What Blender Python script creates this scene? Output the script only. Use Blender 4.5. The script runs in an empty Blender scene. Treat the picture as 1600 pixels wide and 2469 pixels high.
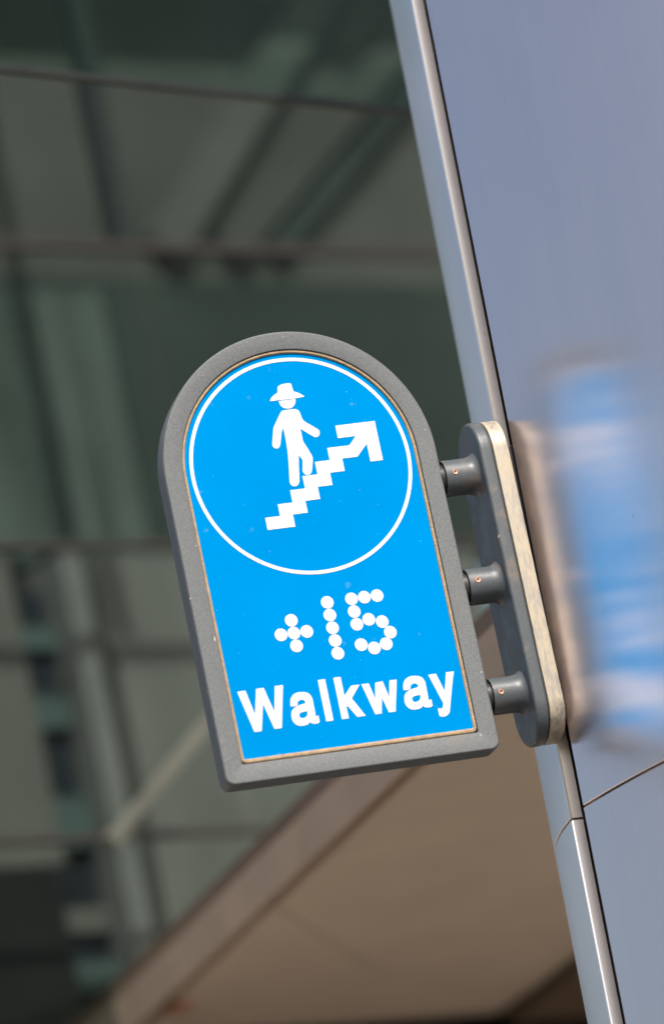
import bpy, bmesh, math, random
from mathutils import Vector, Matrix, Euler
from mathutils.geometry import tessellate_polygon

random.seed(7)
scene = bpy.context.scene
col = scene.collection
R = math.radians

# ------------------------------------------------------------------ camera
Z0 = 4.4                                   # height of the sign's ring centre above the ground
cam_data = bpy.data.cameras.new("camera")
cam = bpy.data.objects.new("camera", cam_data)
col.objects.link(cam)
cam.matrix_world = Matrix((
    (0.951868, 0.119317, -0.282332, -2.814758),
    (-0.234248, -0.310873, -0.921133, -9.308337),
    (-0.197676, 0.942932, -0.267960, Z0 - 2.800471),
    (0, 0, 0, 1)))
cam_data.sensor_fit = 'VERTICAL'
cam_data.sensor_height = 36.0
cam_data.sensor_width = 36.0
cam_data.lens = 200.0
cam_data.clip_start = 0.1
cam_data.clip_end = 2000.0
cam_data.dof.use_dof = True
cam_data.dof.focus_distance = 10.16
cam_data.dof.aperture_fstop = 1.6
scene.camera = cam

# ------------------------------------------------------------------ sky, sun, exposure
SUN_AZ, SUN_EL = R(270.5), R(48.0)         # azimuth counted from +X towards +Y
world = bpy.data.worlds.new("World")
scene.world = world
world.use_nodes = True
wn = world.node_tree.nodes
wl = world.node_tree.links
wn.clear()
sky = wn.new('ShaderNodeTexSky')
sky.sky_type = 'NISHITA'
sky.sun_disc = False
sky.sun_elevation = SUN_EL
sky.sun_rotation = math.pi / 2 - SUN_AZ
sky.air_density = 1.15
sky.dust_density = 6.0
sky.ozone_density = 1.0
bgn = wn.new('ShaderNodeBackground')
bgn.inputs['Strength'].default_value = 0.138
wo = wn.new('ShaderNodeOutputWorld')
wl.new(sky.outputs[0], bgn.inputs[0])
wl.new(bgn.outputs[0], wo.inputs[0])

sun_data = bpy.data.lights.new("sun", 'SUN')
sun_data.energy = 4.5
sun_data.angle = R(0.53)
sun_data.color = (1.0, 0.96, 0.91)
sun = bpy.data.objects.new("sun", sun_data)
col.objects.link(sun)
sd = Vector((math.cos(SUN_AZ) * math.cos(SUN_EL), math.sin(SUN_AZ) * math.cos(SUN_EL), math.sin(SUN_EL)))
sun.rotation_euler = sd.to_track_quat('Z', 'Y').to_euler()
sun.location = sd * 30

scene.view_settings.view_transform = 'Standard'
scene.view_settings.look = 'None'
scene.view_settings.exposure = 0.0
scene.view_settings.gamma = 1.0
scene.cycles.max_bounces = 10
scene.cycles.transparent_max_bounces = 16
scene.cycles.sample_clamp_indirect = 6.0

# ------------------------------------------------------------------ helpers
def tag(o, label=None, cat=None, kind=None, group=None):
    if label: o["label"] = label
    if cat: o["category"] = cat
    if kind: o["kind"] = kind
    if group: o["group"] = group
    return o

def empty(name, loc=(0, 0, 0), rot=(0, 0, 0), parent=None):
    o = bpy.data.objects.new(name, None)
    o.empty_display_size = 0.1
    o.location = loc
    o.rotation_euler = rot
    o.parent = parent
    col.objects.link(o)
    return o

def obj(name, mesh, mat, parent=None, smooth=None):
    if mat is not None and not mesh.materials:
        mesh.materials.append(mat)
    if smooth is not None:
        for pl in mesh.polygons: pl.use_smooth = True
        mesh.set_sharp_from_angle(angle=R(smooth))
    o = bpy.data.objects.new(name, mesh)
    o.parent = parent
    col.objects.link(o)
    return o

def mesh_from(name, verts, faces, fix=True):
    me = bpy.data.meshes.new(name)
    me.from_pydata([tuple(v) for v in verts], [], faces)
    me.update()
    if fix:
        bm = bmesh.new(); bm.from_mesh(me)
        bmesh.ops.recalc_face_normals(bm, faces=bm.faces)
        bm.to_mesh(me); bm.free()
    return me

def loft(loops, cap_start=False, cap_end=False, closed=True):
    """skin through rings of equal length; returns verts, faces"""
    n = len(loops[0]); V = []; F = []
    for L in loops: V += [tuple(p) for p in L]
    for i in range(len(loops) - 1):
        for j in range(n if closed else n - 1):
            k = (j + 1) % n
            F.append((i * n + j, i * n + k, (i + 1) * n + k, (i + 1) * n + j))
    if cap_start: F.append(tuple(range(n)))
    if cap_end: F.append(tuple((len(loops) - 1) * n + j for j in range(n)))
    return V, F

def box_mesh(name, lo, hi, bevel=0.0):
    bm = bmesh.new()
    bmesh.ops.create_cube(bm, size=1.0)
    for v in bm.verts:
        v.co = Vector([lo[i] + (v.co[i] + 0.5) * (hi[i] - lo[i]) for i in range(3)])
    if bevel > 0:
        bmesh.ops.bevel(bm, geom=bm.edges[:], offset=bevel, segments=2, profile=0.6, affect='EDGES')
    me = bpy.data.meshes.new(name); bm.to_mesh(me); bm.free()
    return me

def prism_mesh(name, loops, to3d, t0, t1, bevel=0.0):
    """flat outline (with holes) given as 2-D loops, extruded from t0 to t1; to3d(a, b, t)"""
    pts = [Vector((a, b, 0)) for L in loops for a, b in L]
    tris = tessellate_polygon([[Vector((a, b, 0)) for a, b in L] for L in loops])
    n = len(pts)
    V = [to3d(p.x, p.y, t0) for p in pts] + [to3d(p.x, p.y, t1) for p in pts]
    F = [tuple(t) for t in tris] + [tuple(i + n for i in t) for t in tris]
    s = 0
    for L in loops:
        m = len(L)
        for i in range(m):
            a, b = s + i, s + (i + 1) % m
            F.append((a, b, b + n, a + n))
        s += m
    return mesh_from(name, V, F)

def smooth_loop(L, limit=38, sub=4):
    """Catmull-Rom through the gentle bends of an outline, corners stay sharp"""
    n = len(L); P = [Vector(p) for p in L]
    def turn(i):
        a = P[i] - P[i - 1]; b = P[(i + 1) % n] - P[i]
        if a.length < 1e-9 or b.length < 1e-9: return 180
        return math.degrees(a.angle(b))
    sharp = [turn(i) > limit for i in range(n)]
    out = []
    for i in range(n):
        j = (i + 1) % n
        p1, p2 = P[i], P[j]
        out.append(tuple(p1))
        if (sharp[i] and sharp[j]) or (p2 - p1).length < 0.003: continue
        p0 = p1 * 2 - p2 if sharp[i] else P[i - 1]
        p3 = p2 * 2 - p1 if sharp[j] else P[(j + 1) % n]
        d = (p2 - p1).length
        m1 = (p2 - p1) if sharp[i] else ((p2 - p0).normalized() * d)
        m2 = (p2 - p1) if sharp[j] else ((p3 - p1).normalized() * d)
        for k in range(1, sub):
            t = k / sub
            h = (2*t**3 - 3*t*t + 1) * p1 + (t**3 - 2*t*t + t) * m1 + (-2*t**3 + 3*t*t) * p2 + (t**3 - t*t) * m2
            out.append(tuple(h))
    return out

def bar_between(name, p, q, w, h, bevel=0.0):
    """box of width w and height h from p to q"""
    p, q = Vector(p), Vector(q)
    d = q - p
    me = box_mesh(name, (-w / 2, -h / 2, 0), (w / 2, h / 2, d.length), bevel)
    z = d.normalized()
    up = Vector((0, 1, 0))
    x = up.cross(z).normalized(); y = z.cross(x)
    M = Matrix((x, y, z)).transposed().to_4x4(); M.translation = p
    me.transform(M)
    return me

# ------------------------------------------------------------------ materials
def material(name):
    m = bpy.data.materials.new(name)
    m.use_nodes = True
    nt = m.node_tree
    return m, nt, nt.nodes, nt.links, nt.nodes['Principled BSDF']

def coords(nt, scale=(1, 1, 1), space='Object'):
    tc = nt.nodes.new('ShaderNodeTexCoord')
    mp = nt.nodes.new('ShaderNodeMapping')
    mp.inputs['Scale'].default_value = scale
    nt.links.new(tc.outputs[space], mp.inputs[0])
    return mp.outputs[0]

def noise(nt, vec, scale, detail=4, rough=0.55, dist=0.0):
    n = nt.nodes.new('ShaderNodeTexNoise')
    n.inputs['Scale'].default_value = scale
    n.inputs['Detail'].default_value = detail
    n.inputs['Roughness'].default_value = rough
    n.inputs['Distortion'].default_value = dist
    nt.links.new(vec, n.inputs['Vector'])
    return n.outputs['Fac']

def ramp(nt, fac, stops):
    r = nt.nodes.new('ShaderNodeValToRGB')
    e = r.color_ramp.elements
    while len(e) < len(stops): e.new(0.5)
    for i, (p, c) in enumerate(stops):
        e[i].position = p
        e[i].color = (c, c, c, 1) if not isinstance(c, (tuple, list)) else (*c, 1)
    nt.links.new(fac, r.inputs[0])
    return r.outputs[0]

def mix(nt, fac, a, b):
    m = nt.nodes.new('ShaderNodeMix'); m.data_type = 'RGBA'
    for sock, v in ((m.inputs[0], fac), (m.inputs[6], a), (m.inputs[7], b)):
        if isinstance(v, bpy.types.NodeSocket): nt.links.new(v, sock)
        elif isinstance(v, (tuple, list)): sock.default_value = (*v, 1)
        else: sock.default_value = v
    return m.outputs[2]

def bump(nt, height, strength, dist):
    b = nt.nodes.new('ShaderNodeBump')
    b.inputs['Strength'].default_value = strength
    b.inputs['Distance'].default_value = dist
    nt.links.new(height, b.inputs['Height'])
    return b.outputs[0]

def plain(name, c, rough=0.6, var=0.15, scale=6, stretch=(1, 1, 1), metal=0.0, bump_s=0.0, bump_scale=60, spec=0.5):
    m, nt, N, L, bs = material(name)
    v = coords(nt, stretch)
    f = noise(nt, v, scale)
    a = tuple(x * (1 - var) for x in c); b = tuple(min(1, x * (1 + var)) for x in c)
    L.new(mix(nt, ramp(nt, f, [(0.3, 0.0), (0.7, 1.0)]), a, b), bs.inputs['Base Color'])
    bs.inputs['Roughness'].default_value = rough
    bs.inputs['Metallic'].default_value = metal
    bs.inputs['Specular IOR Level'].default_value = spec
    if bump_s:
        L.new(bump(nt, noise(nt, v, bump_scale), bump_s, 0.01), bs.inputs['Normal'])
    return m

def mat_frame():
    """dark grey textured powder coat with chips and brown dust"""
    m, nt, N, L, bs = material("powder_coat")
    v = coords(nt)
    grain = noise(nt, v, 900, 3, 0.6)
    c = mix(nt, ramp(nt, grain, [(0.35, 0.0), (0.65, 1.0)]), (0.103, 0.118, 0.126), (0.176, 0.191, 0.200))
    mid = noise(nt, v, 330, 2, 0.6)
    c = mix(nt, ramp(nt, mid, [(0.38, 0.6), (0.6, 0.0)]), c, (0.072, 0.08, 0.084))
    wide = noise(nt, v, 9, 5, 0.6)
    c = mix(nt, ramp(nt, wide, [(0.58, 0.0), (0.85, 0.4)]), c, (0.20, 0.165, 0.125))
    chips = noise(nt, v, 120, 1, 0.4)
    c = mix(nt, ramp(nt, chips, [(0.795, 0.0), (0.81, 0.75)]), c, (0.62, 0.58, 0.50))
    L.new(c, bs.inputs['Base Color'])
    bs.inputs['Roughness'].default_value = 0.52
    bs.inputs['Specular IOR Level'].default_value = 0.45
    L.new(bump(nt, grain, 0.35, 0.002), bs.inputs['Normal'])
    return m

def mat_bracket():
    """darker satin paint with brown grime"""
    m, nt, N, L, bs = material("bracket_paint")
    v = coords(nt)
    grain = noise(nt, v, 420, 3, 0.6)
    c = mix(nt, ramp(nt, grain, [(0.35, 0.0), (0.65, 1.0)]), (0.064, 0.078, 0.088), (0.094, 0.108, 0.118))
    wide = noise(nt, v, 22, 6, 0.65)
    c = mix(nt, ramp(nt, wide, [(0.52, 0.0), (0.74, 0.65)]), c, (0.24, 0.165, 0.11))
    chips = noise(nt, v, 95, 1, 0.4)
    c = mix(nt, ramp(nt, chips, [(0.80, 0.0), (0.815, 0.8)]), c, (0.6, 0.57, 0.5))
    L.new(c, bs.inputs['Base Color'])
    L.new(ramp(nt, wide, [(0.4, 0.33), (0.75, 0.6)]), bs.inputs['Roughness'])
    L.new(bump(nt, grain, 0.2, 0.0015), bs.inputs['Normal'])
    return m

def mat_face():
    m, nt, N, L, bs = material("blue_enamel")
    v = coords(nt)
    w = noise(nt, v, 3.2, 4)
    c = mix(nt, ramp(nt, w, [(0.3, 0.0), (0.7, 1.0)]), (0.0, 0.198, 0.52), (0.0, 0.228, 0.585))
    scuff = noise(nt, v, 130, 2, 0.5)
    c = mix(nt, ramp(nt, scuff, [(0.765, 0.0), (0.79, 0.55)]), c, (0.65, 0.82, 0.92))
    haze = noise(nt, v, 38, 3, 0.6)
    c = mix(nt, ramp(nt, haze, [(0.68, 0.0), (0.80, 0.14)]), c, (0.55, 0.75, 0.9))
    L.new(c, bs.inputs['Base Color'])
    bs.inputs['Roughness'].default_value = 0.5
    bs.inputs['Specular IOR Level'].default_value = 0.0
    return m

def mat_brushed(name, base=(1.0, 0.885, 0.885), rough=0.215, aniso=0.95):
    """vertically brushed stainless steel: reflections smear sideways"""
    m, nt, N, L, bs = material(name)
    v = coords(nt, (1, 1, 0.02))
    g = noise(nt, v, 70, 5, 0.7)
    soft = noise(nt, coords(nt, (1, 1, 0.35)), 5, 4)
    c = mix(nt, ramp(nt, g, [(0.3, 0.0), (0.7, 1.0)]), tuple(x * 0.97 for x in base), base)
    spots = noise(nt, coords(nt, (1, 1, 0.6)), 75, 1, 0.4)
    c = mix(nt, ramp(nt, spots, [(0.80, 0.0), (0.82, 0.5)]), c, (0.45, 0.38, 0.28))
    L.new(c, bs.inputs['Base Color'])
    bs.inputs['Metallic'].default_value = 1.0
    L.new(ramp(nt, soft, [(0.3, rough - 0.03), (0.7, rough + 0.03)]), bs.inputs['Roughness'])
    bs.inputs['Anisotropic'].default_value = aniso
    t = N.new('ShaderNodeTangent'); t.direction_type = 'UV_MAP'; t.uv_map = 'UVMap'
    L.new(t.outputs[0], bs.inputs['Tangent'])
    return m

def mat_spacer():
    """bare metal edge under streaks of cream dust"""
    m, nt, N, L, bs = material("dusty_metal")
    v = coords(nt, (1, 1, 0.22))
    f = noise(nt, v, 130, 6, 0.7, 0.5)
    k = ramp(nt, f, [(0.40, 0.0), (0.56, 1.0)])
    L.new(mix(nt, k, (0.34, 0.325, 0.295), (0.44, 0.385, 0.29)), bs.inputs['Base Color'])
    L.new(ramp(nt, f, [(0.40, 0.6), (0.56, 0.0)]), bs.inputs['Metallic'])
    bs.inputs['Roughness'].default_value = 0.42
    L.new(bump(nt, f, 0.25, 0.003), bs.inputs['Normal'])
    return m

def mat_glass(name, tint=(0.80, 0.852, 0.832), refl=0.006, rough=0.0):
    """tinted pane: mirror by Schlick's Fresnel on both faces, the rest passes through"""
    m = bpy.data.materials.new(name); m.use_nodes = True
    nt = m.node_tree; nt.nodes.clear()
    lw = nt.nodes.new('ShaderNodeLayerWeight'); lw.inputs[0].default_value = 0.5
    pw = nt.nodes.new('ShaderNodeMath'); pw.operation = 'POWER'; pw.inputs[1].default_value = 5.0
    ma = nt.nodes.new('ShaderNodeMath'); ma.operation = 'MULTIPLY_ADD'
    ma.inputs[1].default_value = 1 - refl; ma.inputs[2].default_value = refl
    tr = nt.nodes.new('ShaderNodeBsdfTransparent'); tr.inputs[0].default_value = (*tint, 1)
    gl = nt.nodes.new('ShaderNodeBsdfGlossy'); gl.inputs['Roughness'].default_value = rough
    ms = nt.nodes.new('ShaderNodeMixShader'); out = nt.nodes.new('ShaderNodeOutputMaterial')
    nt.links.new(lw.outputs['Facing'], pw.inputs[0]); nt.links.new(pw.outputs[0], ma.inputs[0])
    nt.links.new(ma.outputs[0], ms.inputs[0]); nt.links.new(tr.outputs[0], ms.inputs[1])
    nt.links.new(gl.outputs[0], ms.inputs[2]); nt.links.new(ms.outputs[0], out.inputs[0])
    return m

# outlines of the printed marks on the face, millimetres from the ring's centre (right, up)
MARKS = {
    'hat': [[(-32.6,125.6),(-30.7,129.4),(-27.1,133.2),(-22.0,136.8),(-15.3,140.1),(-14.3,145.8),(-12.7,151.3),(-7.1,153.8),(-0.5,155.0),(6.8,155.1),(12.5,154.0),(13.3,146.5),(14.1,138.9),(20.9,135.7),(27.3,131.4),(32.1,127.3),(30.8,126.5),(15.2,125.5),(-1.1,125.4),(-17.4,125.6)]],
    'head': [[(-16.3,123.9),(-15.9,118.9),(-13.5,113.5),(-9.4,109.9),(-3.2,108.2),(2.6,108.4),(7.6,110.5),(11.9,115.0),(14.0,119.9),(14.8,124.2),(-0.5,124.1)]],
    'body': [[(-16.5,103.4),(-13.4,105.4),(-3.3,105.8),(7.6,105.9),(12.7,104.6),(16.5,101.2),(17.8,97.0),(20.9,83.0),(33.2,72.1),(44.6,62.4),(46.2,58.9),(45.9,55.3),(43.8,51.3),(40.0,49.0),(36.4,49.1),(33.3,50.6),(12.4,67.8),(12.6,55.7),(12.7,44.6),(18.2,30.2),(23.0,15.8),(23.6,11.7),(23.0,6.7),(20.0,-3.9),(17.5,-11.9),(15.4,-15.8),(11.8,-18.5),(8.1,-18.9),(3.9,-17.5),(1.3,-14.1),(0.8,-9.4),(4.6,9.0),(3.6,11.8),(-0.6,19.7),(-5.2,-4.5),(-9.4,-28.6),(-11.4,-32.9),(-14.8,-36.2),(-19.7,-37.2),(-23.9,-35.6),(-26.5,-32.0),(-27.1,-27.0),(-23.1,-0.4),(-19.6,26.6),(-18.8,41.2),(-18.3,57.6),(-18.5,73.1),(-21.9,68.0),(-26.8,53.2),(-30.7,41.7),(-33.1,38.4),(-35.9,36.7),(-39.2,36.7),(-42.7,38.6),(-44.5,42.2),(-44.6,45.3),(-40.5,60.4),(-35.8,76.3),(-33.6,79.7)]],
    'arrow': [[(-85.0,-88.2),(-57.3,-88.2),(-57.3,-66.3),(-29.7,-66.3),(-29.7,-43.3),(-1.8,-43.3),(-1.8,-20.1),(26.2,-20.1),(26.2,3.3),(53.8,3.3),(53.8,26.3),(95.4,26.3),(110.5,42.0),(77.2,42.0),(77.2,65.8),(151.2,65.8),(151.2,-8.6),(127.8,-8.6),(127.8,25.3),(105.6,3.3),(77.2,3.3),(77.2,-20.1),(49.5,-20.1),(49.5,-43.2),(21.8,-43.2),(21.8,-66.2),(-5.9,-66.2),(-5.9,-88.3),(-33.7,-88.3),(-33.7,-111.0),(-85.0,-111.0)]],
    'W': [[(-199.0,-396.4),(-184.0,-396.4),(-175.4,-442.0),(-164.2,-395.8),(-150.4,-395.8),(-139.8,-442.0),(-130.0,-395.4),(-115.0,-395.4),(-132.7,-472.0),(-146.1,-472.0),(-157.4,-423.9),(-169.6,-472.6),(-182.7,-472.6)]],
    'a': [[(-108.8,-435.9),(-108.6,-431.6),(-107.7,-426.6),(-105.8,-421.6),(-102.8,-417.6),(-98.4,-414.4),(-92.8,-412.5),(-85.4,-412.3),(-78.9,-413.4),(-73.4,-415.7),(-70.1,-419.0),(-68.1,-423.7),(-67.3,-429.1),(-67.9,-459.5),(-62.7,-458.8),(-63.1,-470.5),(-65.7,-471.9),(-70.3,-472.5),(-75.3,-471.7),(-78.7,-469.9),(-80.1,-468.0),(-84.2,-471.3),(-89.7,-472.8),(-97.1,-472.8),(-102.7,-471.3),(-107.2,-467.9),(-110.0,-463.7),(-111.2,-458.0),(-110.9,-451.4),(-109.1,-445.7),(-106.2,-441.6),(-101.9,-438.5),(-96.2,-436.3),(-89.2,-434.7),(-81.5,-433.4),(-81.6,-430.1),(-82.9,-427.5),(-86.0,-426.2),(-90.5,-426.4),(-93.8,-428.1),(-95.6,-431.2),(-96.3,-435.2),(-98.4,-435.9)],[(-96.9,-452.5),(-95.5,-450.5),(-92.2,-448.9),(-81.5,-447.8),(-81.2,-451.0),(-82.6,-455.2),(-85.9,-458.3),(-90.7,-459.8),(-94.3,-459.4),(-96.4,-457.1),(-97.2,-454.4)]],
    'l': [[(-50.8,-394.8),(-37.6,-394.8),(-37.6,-471.0),(-50.8,-471.0)]],
    'k': [[(-22.0,-394.5),(-8.8,-394.5),(-8.8,-429.8),(6.7,-413.0),(22.5,-413.0),(3.4,-435.8),(21.9,-470.5),(6.5,-470.5),(-6.9,-448.2),(-9.4,-450.5),(-9.4,-470.9),(-22.0,-470.9)]],
    'w': [[(25.8,-413.0),(39.4,-413.0),(45.5,-442.6),(51.4,-413.5),(65.1,-412.5),(71.2,-442.8),(77.9,-412.8),(91.3,-412.8),(77.3,-470.1),(64.9,-470.1),(57.9,-442.0),(51.5,-470.2),(39.8,-470.2)]],
    'a2': [[(100.0,-434.1),(100.2,-429.8),(101.1,-424.7),(103.1,-419.7),(106.2,-415.6),(110.6,-412.5),(116.3,-410.6),(123.8,-410.4),(130.4,-411.4),(135.9,-413.8),(139.2,-417.1),(141.2,-421.8),(142.0,-427.2),(141.2,-457.8),(146.5,-457.1),(146.1,-468.9),(143.3,-470.3),(138.7,-470.9),(133.6,-470.1),(130.3,-468.3),(128.9,-466.4),(124.7,-469.7),(119.1,-471.2),(111.6,-471.3),(105.9,-469.7),(101.4,-466.3),(98.6,-462.0),(97.4,-456.3),(97.8,-449.7),(99.6,-443.9),(102.5,-439.8),(107.0,-436.7),(112.7,-434.5),(119.8,-432.9),(127.6,-431.5),(127.5,-428.2),(126.3,-425.7),(123.1,-424.4),(118.6,-424.5),(115.2,-426.3),(113.3,-429.3),(112.6,-433.4),(110.5,-434.0)],[(111.9,-450.8),(113.4,-448.8),(116.7,-447.1),(127.5,-446.1),(127.9,-449.2),(126.3,-453.5),(123.0,-456.7),(118.2,-458.1),(114.5,-457.8),(112.4,-455.4),(111.7,-452.7)]],
    'y': [[(150.1,-411.9),(164.5,-411.9),(173.9,-445.9),(183.4,-411.8),(197.9,-411.8),(188.6,-439.5),(176.7,-478.3),(174.6,-484.0),(171.4,-488.0),(167.5,-490.2),(162.5,-491.2),(158.1,-490.4),(154.6,-488.7),(154.6,-475.0),(159.7,-476.0),(162.5,-475.8),(164.3,-473.6),(166.6,-467.2)]],
    'dots': [(-76.1,-280.8),(-76.1,-304.5),(-76.1,-328.1),(-99.8,-304.5),(-52.4,-304.5),(-4.7,-256.7),(-4.7,-280.3),(-4.7,-304.0),(-4.7,-327.7),(-4.7,-351.3),(40.5,-256.0),(64.2,-256.0),(87.9,-256.0),(40.5,-279.7),(40.5,-303.4),(64.0,-297.3),(87.3,-304.6),(98.0,-325.7),(86.1,-345.7),(63.0,-350.5),(40.6,-341.4)],
}

M_FRAME = mat_frame()
M_BRACKET = mat_bracket()
M_FACE = mat_face()
M_WHITE = plain("white_vinyl", (0.67, 0.665, 0.655), 0.5, 0.03, 30, spec=0.2)
M_GASKET = plain("dusty_sealant", (0.36, 0.265, 0.165), 0.8, 0.22, 55, bump_s=0.3, bump_scale=250)
M_DARK = plain("dark_spigot", (0.03, 0.032, 0.034), 0.4, 0.1, 40)
M_COPPER = plain("copper_screw", (0.62, 0.33, 0.22), 0.38, 0.25, 200, metal=0.7)
M_SPACER = mat_spacer()
M_STEEL = mat_brushed("brushed_steel")
M_STEEL2 = mat_brushed("satin_steel", (1.0, 0.95, 0.92), 0.36, 0.75)
M_CORE = plain("recess_metal", (0.24, 0.17, 0.105), 0.45, 0.2, 20, metal=0.3)
M_GLASS = mat_glass("green_glass")
M_GLASS2 = mat_glass("clear_screen_glass", (0.84, 0.93, 0.89))
M_TRANSOM = plain("bronze_transom", (0.030, 0.023, 0.020), 0.45, 0.1, 12)
M_RAIL = plain("dark_rail", (0.03, 0.033, 0.03), 0.4, 0.15, 12)
M_SOFFIT = plain("tan_panel", (0.66, 0.54, 0.42), 0.6, 0.06, 3.5, bump_s=0.05)
M_FASCIA = plain("fascia_tan", (0.42, 0.315, 0.225), 0.6, 0.1, 3.5)
M_BROWN = plain("brown_beam", (0.16, 0.105, 0.065), 0.55, 0.1, 4)
M_WALL = plain("grey_stone", (0.165, 0.152, 0.146), 0.8, 0.12, 4, (1, 1, 0.4), spec=0.1)
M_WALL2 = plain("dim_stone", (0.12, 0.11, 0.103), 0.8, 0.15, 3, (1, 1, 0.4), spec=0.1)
M_PILASTER = plain("pale_stone", (0.18, 0.167, 0.167), 0.8, 0.08, 5, spec=0.1)
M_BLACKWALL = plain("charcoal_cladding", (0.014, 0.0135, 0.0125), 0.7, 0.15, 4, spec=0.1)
M_WINDOW = plain("dark_window", (0.022, 0.026, 0.032), 0.25, 0.3, 8, spec=0.1)
M_SPANDREL = plain("teal_spandrel", (0.075, 0.10, 0.10), 0.5, 0.15, 8, spec=0.1)
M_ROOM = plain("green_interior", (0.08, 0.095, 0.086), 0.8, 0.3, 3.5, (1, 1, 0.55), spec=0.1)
M_ROOM2 = plain("reflection_tone", (0.10, 0.115, 0.105), 0.8, 0.15, 4, spec=0.1)  # pale tone of the strips that imitate reflected blotches
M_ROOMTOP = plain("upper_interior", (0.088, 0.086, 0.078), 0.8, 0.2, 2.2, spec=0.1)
M_BEAM = plain("pale_beam", (0.10, 0.10, 0.09), 0.6, 0.08, 5, spec=0.1)
M_BAND = plain("muted_band", (0.050, 0.045, 0.041), 0.6, 0.1, 5, spec=0.1)
M_GROOVE = plain("groove_shade_brown", (0.09, 0.06, 0.04), 0.7, 0.1, 5)  # groove shade partly put into this darker brown
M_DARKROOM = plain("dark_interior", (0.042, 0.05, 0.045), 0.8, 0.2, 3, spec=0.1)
M_STRUT = plain("pale_strut", (0.11, 0.11, 0.088), 0.4, 0.2, 8)
M_ROAD = plain("asphalt", (0.055, 0.053, 0.05), 0.9, 0.2, 2.0, bump_s=0.3)
M_GROUND = plain("bounce_stone", (0.36, 0.315, 0.27), 0.85, 0.12, 0.8, bump_s=0.2)  # pale tone chosen to light the soffit from below

# ------------------------------------------------------------------ unseen ground, split dark and pale to steer bounced light
KY = 2.0                                                  # invented kerb line; pale paving past it bounces light onto the soffit
g = mesh_from("road", [(-400, -400, 0), (400, -400, 0), (400, KY, 0), (-400, KY, 0)], [(0, 1, 2, 3)])
tag(obj("road", g, M_ROAD), kind="structure")
g = box_mesh("bounce_paving", (-400, KY, -0.3), (400, 400, 0.12))
tag(obj("bounce_paving", g, M_GROUND), kind="structure")

# ------------------------------------------------------------------ round column clad in brushed steel
LEAN = R(1.35)
CR = 1.0
PIV = Vector((1.384, 0.027, Z0 - 0.26))
HB = PIV.z - 0.015                                        # pivot height above the base
base = PIV - Vector((math.sin(LEAN), 0, math.cos(LEAN))) * HB
column = empty("steel_column", base, (0, LEAN, 0))
tag(column, "tall rounded pier clad in brushed steel panels beside the blue sign", "pier")

def panel(name, a0, a1, z0, z1, mat, r=CR, c=(0.0, 0.0), t=0.022, f=0.004):
    """curved cladding sheet between two azimuths with rolled edges"""
    A0, A1 = R(a0), R(a1)
    da = f / r
    n = max(6, int((a1 - a0) / 0.6))
    pr = [(A0 + da * (1 - math.cos(math.pi / 2 * k / 6)), r - f + f * math.sin(math.pi / 2 * k / 6)) for k in range(7)]
    pr += [(A0 + da + (A1 - A0 - 2 * da) * k / n, r) for k in range(1, n)]
    pr += [(A1 - da * (1 - math.sin(math.pi / 2 * k / 6)), r - f + f * math.cos(math.pi / 2 * k / 6)) for k in range(7)]
    inner = [(A1 - (A1 - A0) * k / n, r - t) for k in range(n + 1)]
    prof = pr + inner
    e = 0.0012
    zs = [(z0, e), (z0 + e, 0), (z1 - e, 0), (z1, e)]
    loops = []
    for z, s in zs:
        loops.append([(c[0] + (rr - s) * math.cos(a), c[1] + (rr - s) * math.sin(a), z) for a, rr in prof])
    V, F = loft(loops)
    n1 = len(prof)
    no = len(pr)
    # end caps as strips between outer and inner outline
    for li in (0, 3):
        o = li * n1
        F.append(tuple(o + i for i in range(n1)))
    me = mesh_from(name, V, F)
    uv = me.uv_layers.new(name="UVMap")
    for poly in me.polygons:
        for li in poly.loop_indices:
            v = me.vertices[me.loops[li].vertex_index].co
            a = math.atan2(v.y - c[1], v.x - c[0]) % (2 * math.pi)
            uv.data[li].uv = (a * r, v.z)
    return obj(name, me, mat, column, smooth=35)

JZ = HB + (-0.7165 + 0.26)                                # height of the ring joint
TOPZ = HB + 2.6
SLOT0, SLOT1 = 177.9, 182.3
panel("cladding_panel", 60.0, SLOT0, JZ + 0.002, TOPZ, M_STEEL2)
panel("cladding_panel", 60.0, SLOT0, 0.02, JZ - 0.002, M_STEEL2)
# past the slot the cladding runs on as a much flatter sheet
BR, B0, B1 = 2.2, 191.0, 231.0
pe = (CR * math.cos(R(SLOT1)), CR * math.sin(R(SLOT1)))
bc = (pe[0] - BR * math.cos(R(B0)), pe[1] - BR * math.sin(R(B0)))
panel("cladding_panel", B0, B1, JZ + 0.0042, TOPZ, M_STEEL, BR, bc)
panel("cladding_panel", B0, B1, 0.02, JZ - 0.0003, M_STEEL, BR, bc)
core = [((CR - 0.030) * math.cos(R(a)), (CR - 0.030) * math.sin(R(a))) for a in range(62, 182, 2)]
core += [(bc[0] + (BR - 0.030) * math.cos(R(B0 + 0.5 + (B1 - B0 - 1) * k / 24)), bc[1] + (BR - 0.030) * math.sin(R(B0 + 0.5 + (B1 - B0 - 1) * k / 24))) for k in range(25)]
V, F = loft([[(x, y, z) for x, y in core] for z in (0.0, TOPZ - 0.01)], True, True)
obj("column_core", mesh_from("column_core", V, F), M_CORE, column)

# ------------------------------------------------------------------ the sign
sign = empty("walkway_sign", (0, 0, Z0 - 0.5635))
tag(sign, "blue arched walkway sign in dark grey frame bracketed to the steel column", "sign")
SZ = 0.5635                                               # ring centre above the sign's base

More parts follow.
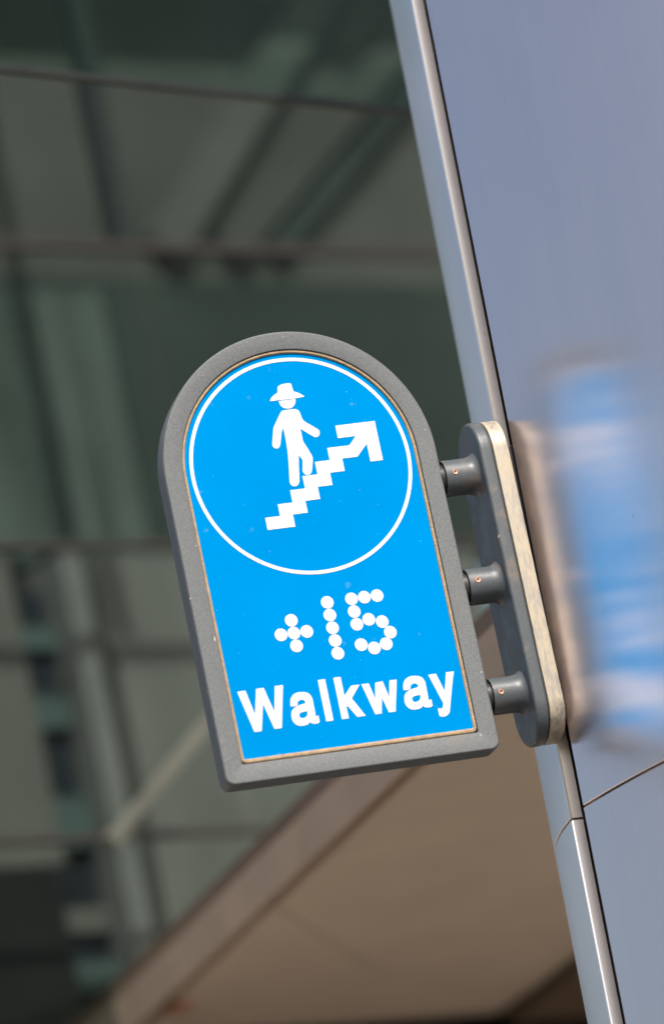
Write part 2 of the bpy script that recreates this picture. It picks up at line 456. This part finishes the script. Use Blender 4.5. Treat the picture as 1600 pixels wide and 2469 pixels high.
def arch(r, zb, cr, y, n=64, c=7):
    """outline of the arch: half circle on top, rounded bottom corners"""
    P = [(r * math.cos(math.pi * k / n), y, r * math.sin(math.pi * k / n) + SZ) for k in range(n + 1)]
    for k in range(1, 8): P.append((-r, y, SZ - (-(zb + cr)) * k / 8))
    for k in range(c + 1):
        a = math.pi + math.pi / 2 * k / c
        P.append((-r + cr + cr * math.cos(a), y, zb + cr + cr * math.sin(a) + SZ))
    for k in range(1, 8): P.append((-r + cr + (2 * r - 2 * cr) * k / 8, y, zb + SZ))
    for k in range(c + 1):
        a = 1.5 * math.pi + math.pi / 2 * k / c
        P.append((r - cr + cr * math.cos(a), y, zb + cr + cr * math.sin(a) + SZ))
    for k in range(1, 8): P.append((r, y, SZ + (zb + cr) * (1 - k / 8)))
    return P

def ring_at(off, y): return arch(0.252 - off, -0.5635 + off, max(0.003, 0.0155 - 0.35 * off), y)
loops = [ring_at(0.003, 0.045), ring_at(0.0008, 0.0443), ring_at(0, 0.042), ring_at(0, -0.0015)]
for k in range(1, 6):
    a = math.pi / 2 * k / 5
    loops.append(ring_at(0.0032 * (1 - math.cos(a)), -0.0015 - 0.005 * math.sin(a)))
loops += [ring_at(0.0036, -0.0065), ring_at(0.0325, -0.0065), ring_at(0.0338, -0.0060), ring_at(0.0344, -0.0045), ring_at(0.0345, 0.004)]
V, F = loft(loops, cap_start=True)
obj("frame", mesh_from("frame", V, F), M_FRAME, sign, smooth=28)

gl = []
for k in range(7):                                        # sealant bead
    a = math.pi * k / 6
    gl.append(arch(0.2174 - 0.0064 * (k / 6), -0.5285 + 0.0098 * (k / 6), 0.010 - 0.007 * k / 6, 0.0012 - 0.0050 * min(1, 1.8 * math.sin(a))))
V, F = loft(gl)
obj("gasket", mesh_from("gasket", V, F), M_GASKET, sign, smooth=60)

V, F = loft([arch(0.2145, -0.5235, 0.004, 0.004), arch(0.2145, -0.5235, 0.004, 0.0)], True, True)
face = obj("face_panel", mesh_from("face_panel", V, F), M_FACE, sign)

def flat(x, z, t): return (x, -t, z + SZ)
TH = 0.0005
def mark(name, loops_mm, limit=38, dy=0.0):
    L = [smooth_loop([(a / 1000, b / 1000) for a, b in P], limit) if limit else [(a / 1000, b / 1000) for a, b in P] for P in loops_mm]
    return obj(name, prism_mesh(name, L, flat, -0.0002, TH + dy), M_WHITE, face)

N_R = 128
circ = lambda r: [(r * math.cos(2 * math.pi * k / N_R), r * math.sin(2 * math.pi * k / N_R)) for k in range(N_R)]
rl = [[flat(x, z, t) for x, z in circ(r)] for r, t in ((0.2033, -0.0002), (0.2033, TH), (0.1967, TH), (0.1967, -0.0002))]
V, F = loft(rl)
obj("ring", mesh_from("ring", V, F), M_WHITE, face)
mark("hat", MARKS['hat'])
mark("head", MARKS['head'])
mark("walker_figure", MARKS['body'])
mark("stair_arrow", MARKS['arrow'], 0)
for ch in ('W', 'a', 'l', 'k', 'w', 'a2', 'y'):
    mark("letter", MARKS[ch], 0 if ch in 'Wlkw' else 30)
dot_r = 0.01155
for i, (x, z) in enumerate(MARKS['dots']):
    pts = [(x / 1000 + dot_r * math.cos(2 * math.pi * k / 32), z / 1000 + dot_r * math.sin(2 * math.pi * k / 32)) for k in range(32)]
    obj("dot", prism_mesh("dot", [pts], flat, -0.0002, TH + 0.00004 * (i % 3)), M_WHITE, face)

# bracket: three arms, mounting plate, spacer
AY = 0.019
def revolve_x(name, prof, yc, zc, n=40, caps=(False, False)):
    L = [[(x, yc + r * math.cos(2 * math.pi * k / n), zc + SZ + r * math.sin(2 * math.pi * k / n)) for k in range(n)] for x, r in prof]
    V, F = loft(L, *caps)
    return mesh_from(name, V, F)
for i, zc in enumerate((-0.0525, -0.2578, -0.4630)):
    prof = [(0.2625, 0.026), (0.2585, 0.0300), (0.2578, 0.0322), (0.2583, 0.0330), (0.3000, 0.0330)]
    for k in range(1, 8):
        a = math.pi / 2 * k / 7
        prof.append((0.3000 + 0.0205 * math.sin(a), 0.0330 + 0.0110 * (1 - math.cos(a))))
    arm = obj("bracket_arm", revolve_x("bracket_arm", prof, AY, zc), M_BRACKET, sign, smooth=50)
    obj("spigot", revolve_x("spigot", [(0.2500, 0.0265), (0.2640, 0.0265)], AY, zc, caps=(True, True)), M_DARK, arm, smooth=40)
    # set screw with a socket, facing the viewer's side
    sx, sz = (0.2745, 0.2735, 0.2715)[i], zc + (0.0015, 0.003, -0.0005)[i]
    n = 20; yf = AY - 0.0330
    prof = [(0.0052, 0.002), (0.0052, -0.0004), (0.0042, -0.0011), (0.0024, -0.0008), (0.0022, 0.0022)]
    L = [[(sx + r * math.cos(2 * math.pi * k / n), yf + dy, sz + SZ + r * math.sin(2 * math.pi * k / n)) for k in range(n)] for r, dy in prof]
    V, F = loft(L, False, True)
    obj("set_screw", mesh_from("set_screw", V, F), M_COPPER, arm, smooth=30)

def stadium(h, yc, za, zb, n=24):
    P = [(yc + h * math.cos(math.pi * k / n), za + h * math.sin(math.pi * k / n)) for k in range(n + 1)]
    P += [(yc + h * math.cos(math.pi + math.pi * k / n), zb + h * math.sin(math.pi + math.pi * k / n)) for k in range(n + 1)]
    return P
def plate(name, x0, x1, h, f, mat, za=-0.023, zb=-0.492):
    prof = [(x0, f)] + [(x0 + f * (1 - math.cos(math.pi / 2 * k / 5)), f * (1 - math.sin(math.pi / 2 * k / 5))) for k in range(1, 6)]
    prof += [(x1 - f * (1 - math.sin(math.pi / 2 * k / 5)), f * (1 - math.cos(math.pi / 2 * k / 5))) for k in range(0, 6)]
    L = [[(x, y, z + SZ) for y, z in stadium(h - s, 0.027, za, zb)] for x, s in prof]
    V, F = loft(L, True, True)
    return obj(name, mesh_from(name, V, F), mat, sign, smooth=50)
plate("mounting_plate", 0.3195, 0.3435, 0.068, 0.0055, M_BRACKET)
plate("gap_shade_plate", 0.3436, 0.3452, 0.0640, 0.0004, M_DARK)  # dark sheet standing for the shaded gap between plate and spacer
obj("slot_block", box_mesh("slot_block", (0.3736, 0.000, SZ - 0.515), (0.4190, 0.054, SZ - 0.010), 0.002), M_DARK, sign)
plate("spacer_plate", 0.3453, 0.3735, 0.0675, 0.0015, M_SPACER)

# ------------------------------------------------------------------ canopy slab running back behind the column
canopy = empty("canopy", (0.5, 0.65, Z0 - 0.2))
tag(canopy, "tan panelled canopy soffit running back below and behind the sign", "canopy")
SK = -0.042                                               # the edge drifts left as it runs back
def soff(u, v, t): return (u - 0.5 + 0.105 + SK * (v - 0.65), v - 0.65, t)
def soffit_poly(name, pts, t0, t1, mat):
    return obj(name, prism_mesh(name, [pts], soff, t0, t1), mat, canopy)
END = lambda u: 6.5 + 0.364 * u
J = 0.006
# u is measured from the left fascia
rows = [(0.65, 2.62, 2.92), (2.62, None, None)]
soffit_poly("soffit_panel", [(0.536, 0.66), (1.60, 0.66), (1.60, 4.142), (1.10, 3.702), (0.536, 2.712)], 0.0, 0.07, M_SOFFIT)
soffit_poly("soffit_panel", [(0.536, 2.73), (1.10, 3.72), (1.60, 4.16), (1.60, END(1.6)), (0.536, END(0.536))], 0.004, 0.07, M_SOFFIT)
soffit_poly("fascia_panel", [(0.490, 0.66), (0.502, 0.66), (0.502, 2.30), (0.490, 2.30)], -0.002, 0.10, M_FASCIA)
soffit_poly("fascia_panel", [(0.490, 2.31), (0.502, 2.31), (0.502, END(0.502)), (0.490, END(0.49))], -0.002, 0.10, M_FASCIA)
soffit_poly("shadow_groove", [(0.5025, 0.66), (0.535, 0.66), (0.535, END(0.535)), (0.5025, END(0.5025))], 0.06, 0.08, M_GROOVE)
def disc(name, cx, cy, prof, mat, n=24):
    L = [[(cx + r * math.cos(2 * math.pi * k / n), cy + r * math.sin(2 * math.pi * k / n), z) for k in range(n)] for r, z in prof]
    V, F = loft(L, True, True)
    return obj(name, mesh_from(name, V, F), mat, canopy, smooth=40)
disc("downlight", 0.03, 3.02, [(0.042, 0.004), (0.042, -0.006), (0.036, -0.010), (0.028, -0.008), (0.026, 0.003)], M_COPPER)
soffit_poly("edge_beam", [(1.61, 0.66), (1.95, 0.66), (1.95, END(1.95)), (1.61, END(1.61))], -0.03, 0.10, M_BROWN)
soffit_poly("deck", [(0.494, 0.66), (1.94, 0.66), (1.94, END(1.94)), (0.494, END(0.494))], 0.101, 0.14, M_BROWN)

# ------------------------------------------------------------------ glass facade, yawed away to the right
YAW = R(20)
facade = empty("glass_facade", (0, 3.8, 0), (0, 0, YAW))
tag(facade, "dark green glass curtain wall out of focus behind the sign", "facade")
def fbox(name, s0, s1, z0, z1, y0, y1, mat, parent=facade, bevel=0.0):
    return obj(name, box_mesh(name, (s0, y0, Z0 + z0), (s1, y1, Z0 + z1), bevel), mat, parent)
cols = [(-0.15, 0.988), (1.002, 2.6)]
rws = [(-0.19, 0.305), (0.324, 1.066), (1.086, 1.876), (1.904, 4.15)]
for (a, b) in cols:
    for (z0, z1) in rws:
        fbox("pane", a, b, z0, z1, 0.0, 0.012, M_GLASS)
fbox("transom", -0.15, 2.6, 1.878, 1.902, 0.0, 0.03, M_TRANSOM)
fbox("transom", -0.15, 2.6, 1.068, 1.084, 0.0, 0.03, M_TRANSOM)
fbox("transom", -0.15, 2.6, 0.308, 0.322, 0.0, 0.03, M_BAND)
fbox("bounce_block_wall", -0.15, 2.6, -4.28, -0.215, 0.0, 0.3, M_BLACKWALL)  # added below the soffit to cut ground bounce at its rear
fbox("mullion", 0.970, 1.022, 1.909, 4.15, 0.03, 0.09, M_RAIL)

# ------------------------------------------------------------------ stone building set behind the glass in place of its reflection
tower = empty("building_reflection", (0, 4.6, 0), (0, 0, YAW))
tag(tower, "grey stone building with a column of dark windows standing in for its reflection in the glass", "building")
def tbox(name, s0, s1, z0, z1, y0, y1, mat, parent=tower, bevel=0.0):
    return obj(name, box_mesh(name, (s0, y0, Z0 + z0), (s1, y1, Z0 + z1), bevel), mat, parent)
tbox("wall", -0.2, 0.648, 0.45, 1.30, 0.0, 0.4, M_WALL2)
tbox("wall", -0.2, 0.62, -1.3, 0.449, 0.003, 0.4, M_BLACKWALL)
tbox("wall", 0.93, 2.2, 0.55, 1.30, 0.0, 0.4, M_WALL)
tbox("wall", 0.93, 2.2, -1.3, 0.549, 0.0, 0.4, M_WALL)
tbox("pilaster", 0.800, 0.868, -1.3, 1.30, -0.02, 0.3, M_PILASTER)
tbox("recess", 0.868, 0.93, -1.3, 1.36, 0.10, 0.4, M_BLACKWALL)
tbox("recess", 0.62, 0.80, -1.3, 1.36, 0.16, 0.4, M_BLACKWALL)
wins = [(1.125, 1.225, 0.165), (0.945, 1.055, 0), (0.65, 0.835, 0), (0.35, 0.505, 0), (0.20, 0.275, 0), (0.0, 0.12, 0), (-0.25, -0.08, 0)]
for z0, z1, _ in wins:
    w = tbox("window", 0.640, 0.795, z0, z1, 0.09, 0.12, M_WINDOW)
    tbox("glazing_bar", 0.712, 0.720, z0 + 0.004, z1 - 0.004, 0.082, 0.089, M_BLACKWALL, w)
for z0, z1, mt in [(1.058, 1.122, M_SPANDREL), (0.838, 0.942, M_SPANDREL), (0.510, 0.647, M_SPANDREL), (0.280, 0.347, M_WALL2), (0.123, 0.197, M_SPANDREL), (-0.07, -0.003, M_SPANDREL)]:
    tbox("spandrel", 0.640, 0.795, z0, z1, 0.06, 0.12, mt)
tbox("cornice", -0.2, 2.2, 1.36, 1.42, 0.27, 0.4, M_ROOM)

# ------------------------------------------------------------------ walls and beams standing in for reflections in the upper panes
room = empty("upper_reflection", (0, 4.6, 0), (0, 0, YAW))
tag(room, "walls and diagonal beams standing in for reflections in the upper glass panes", "interior")
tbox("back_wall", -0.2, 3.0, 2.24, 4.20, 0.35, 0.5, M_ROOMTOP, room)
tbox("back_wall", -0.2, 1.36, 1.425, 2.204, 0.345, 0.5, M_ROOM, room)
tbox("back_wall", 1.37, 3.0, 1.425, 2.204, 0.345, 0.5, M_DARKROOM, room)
tbox("shade_ceiling", -0.2, 3.0, 4.205, 4.30, -0.75, 0.5, M_DARKROOM, room)  # unseen slab added to keep sun off the upper back wall
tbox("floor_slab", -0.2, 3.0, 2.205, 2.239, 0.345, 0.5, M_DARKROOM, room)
for s0, s1, z0, z1, mt in [(0.80, 0.90, 1.43, 1.82, M_ROOM2), (1.10, 1.19, 1.43, 2.18, M_ROOM2), (0.62, 0.70, 1.43, 2.1, M_ROOM2), (1.24, 1.35, 1.43, 2.0, M_ROOM2)]:
    tbox("reflection_strip", s0, s1, z0, z1, 0.33, 0.344, mt, room)  # upright strips imitating lighter blotches reflected in the glass
def rbar(name, p, q, w, y, mat, d=0.12):
    return obj(name, bar_between(name, (p[0], y, Z0 + p[1]), (q[0], y, Z0 + q[1]), w, d), mat, room)
rbar("diagonal_beam", (1.575, 2.318), (2.40, 3.25), 0.125, 0.320, M_BEAM, 0.06)
rbar("diagonal_beam", (1.80, 2.318), (2.75, 3.15), 0.10, 0.328, M_ROOMTOP, 0.06)
rbar("diagonal_beam", (1.963, 2.318), (2.85, 3.08), 0.07, 0.335, M_DARKROOM, 0.06)

# ------------------------------------------------------------------ sloping strut and dark bay in front of the stone wall
strut = empty("pale_strut", (0, 3.7, 0), (0, 0, YAW))
tag(strut, "pale diagonal strut crossing the glass left of the sign's lower corner", "strut")
obj("bar", bar_between("bar", (0.555, 0, Z0 + 0.29), (0.93, 0, Z0 + 0.60), 0.030, 0.03, 0.004), M_STRUT, strut)
obj("end_cap", bar_between("end_cap", (0.530, 0, Z0 + 0.270), (0.5545, 0, Z0 + 0.2897), 0.04, 0.04, 0.004), M_STRUT, strut)

# ------------------------------------------------------------------ glass screen high behind the sign
P0 = Vector((-0.22, 1.135, Z0 + 1.2726)); P1 = Vector((1.25, 1.868, Z0 + 1.2726))
ang = math.atan2(P1.y - P0.y, P1.x - P0.x); ln = (P1 - P0).length
screen = empty("glass_screen", P0, (0, 0, ang))
tag(screen, "clear glass screen above a thin dark rail at the top", "glass screen")
obj("rail", box_mesh("rail", (0, -0.008, -0.008), (ln, 0.008, 0.008), 0.002), M_RAIL, screen)
obj("pane", box_mesh("pane", (0, -0.004, 0.0085), (ln, 0.004, 0.9)), M_GLASS2, screen)
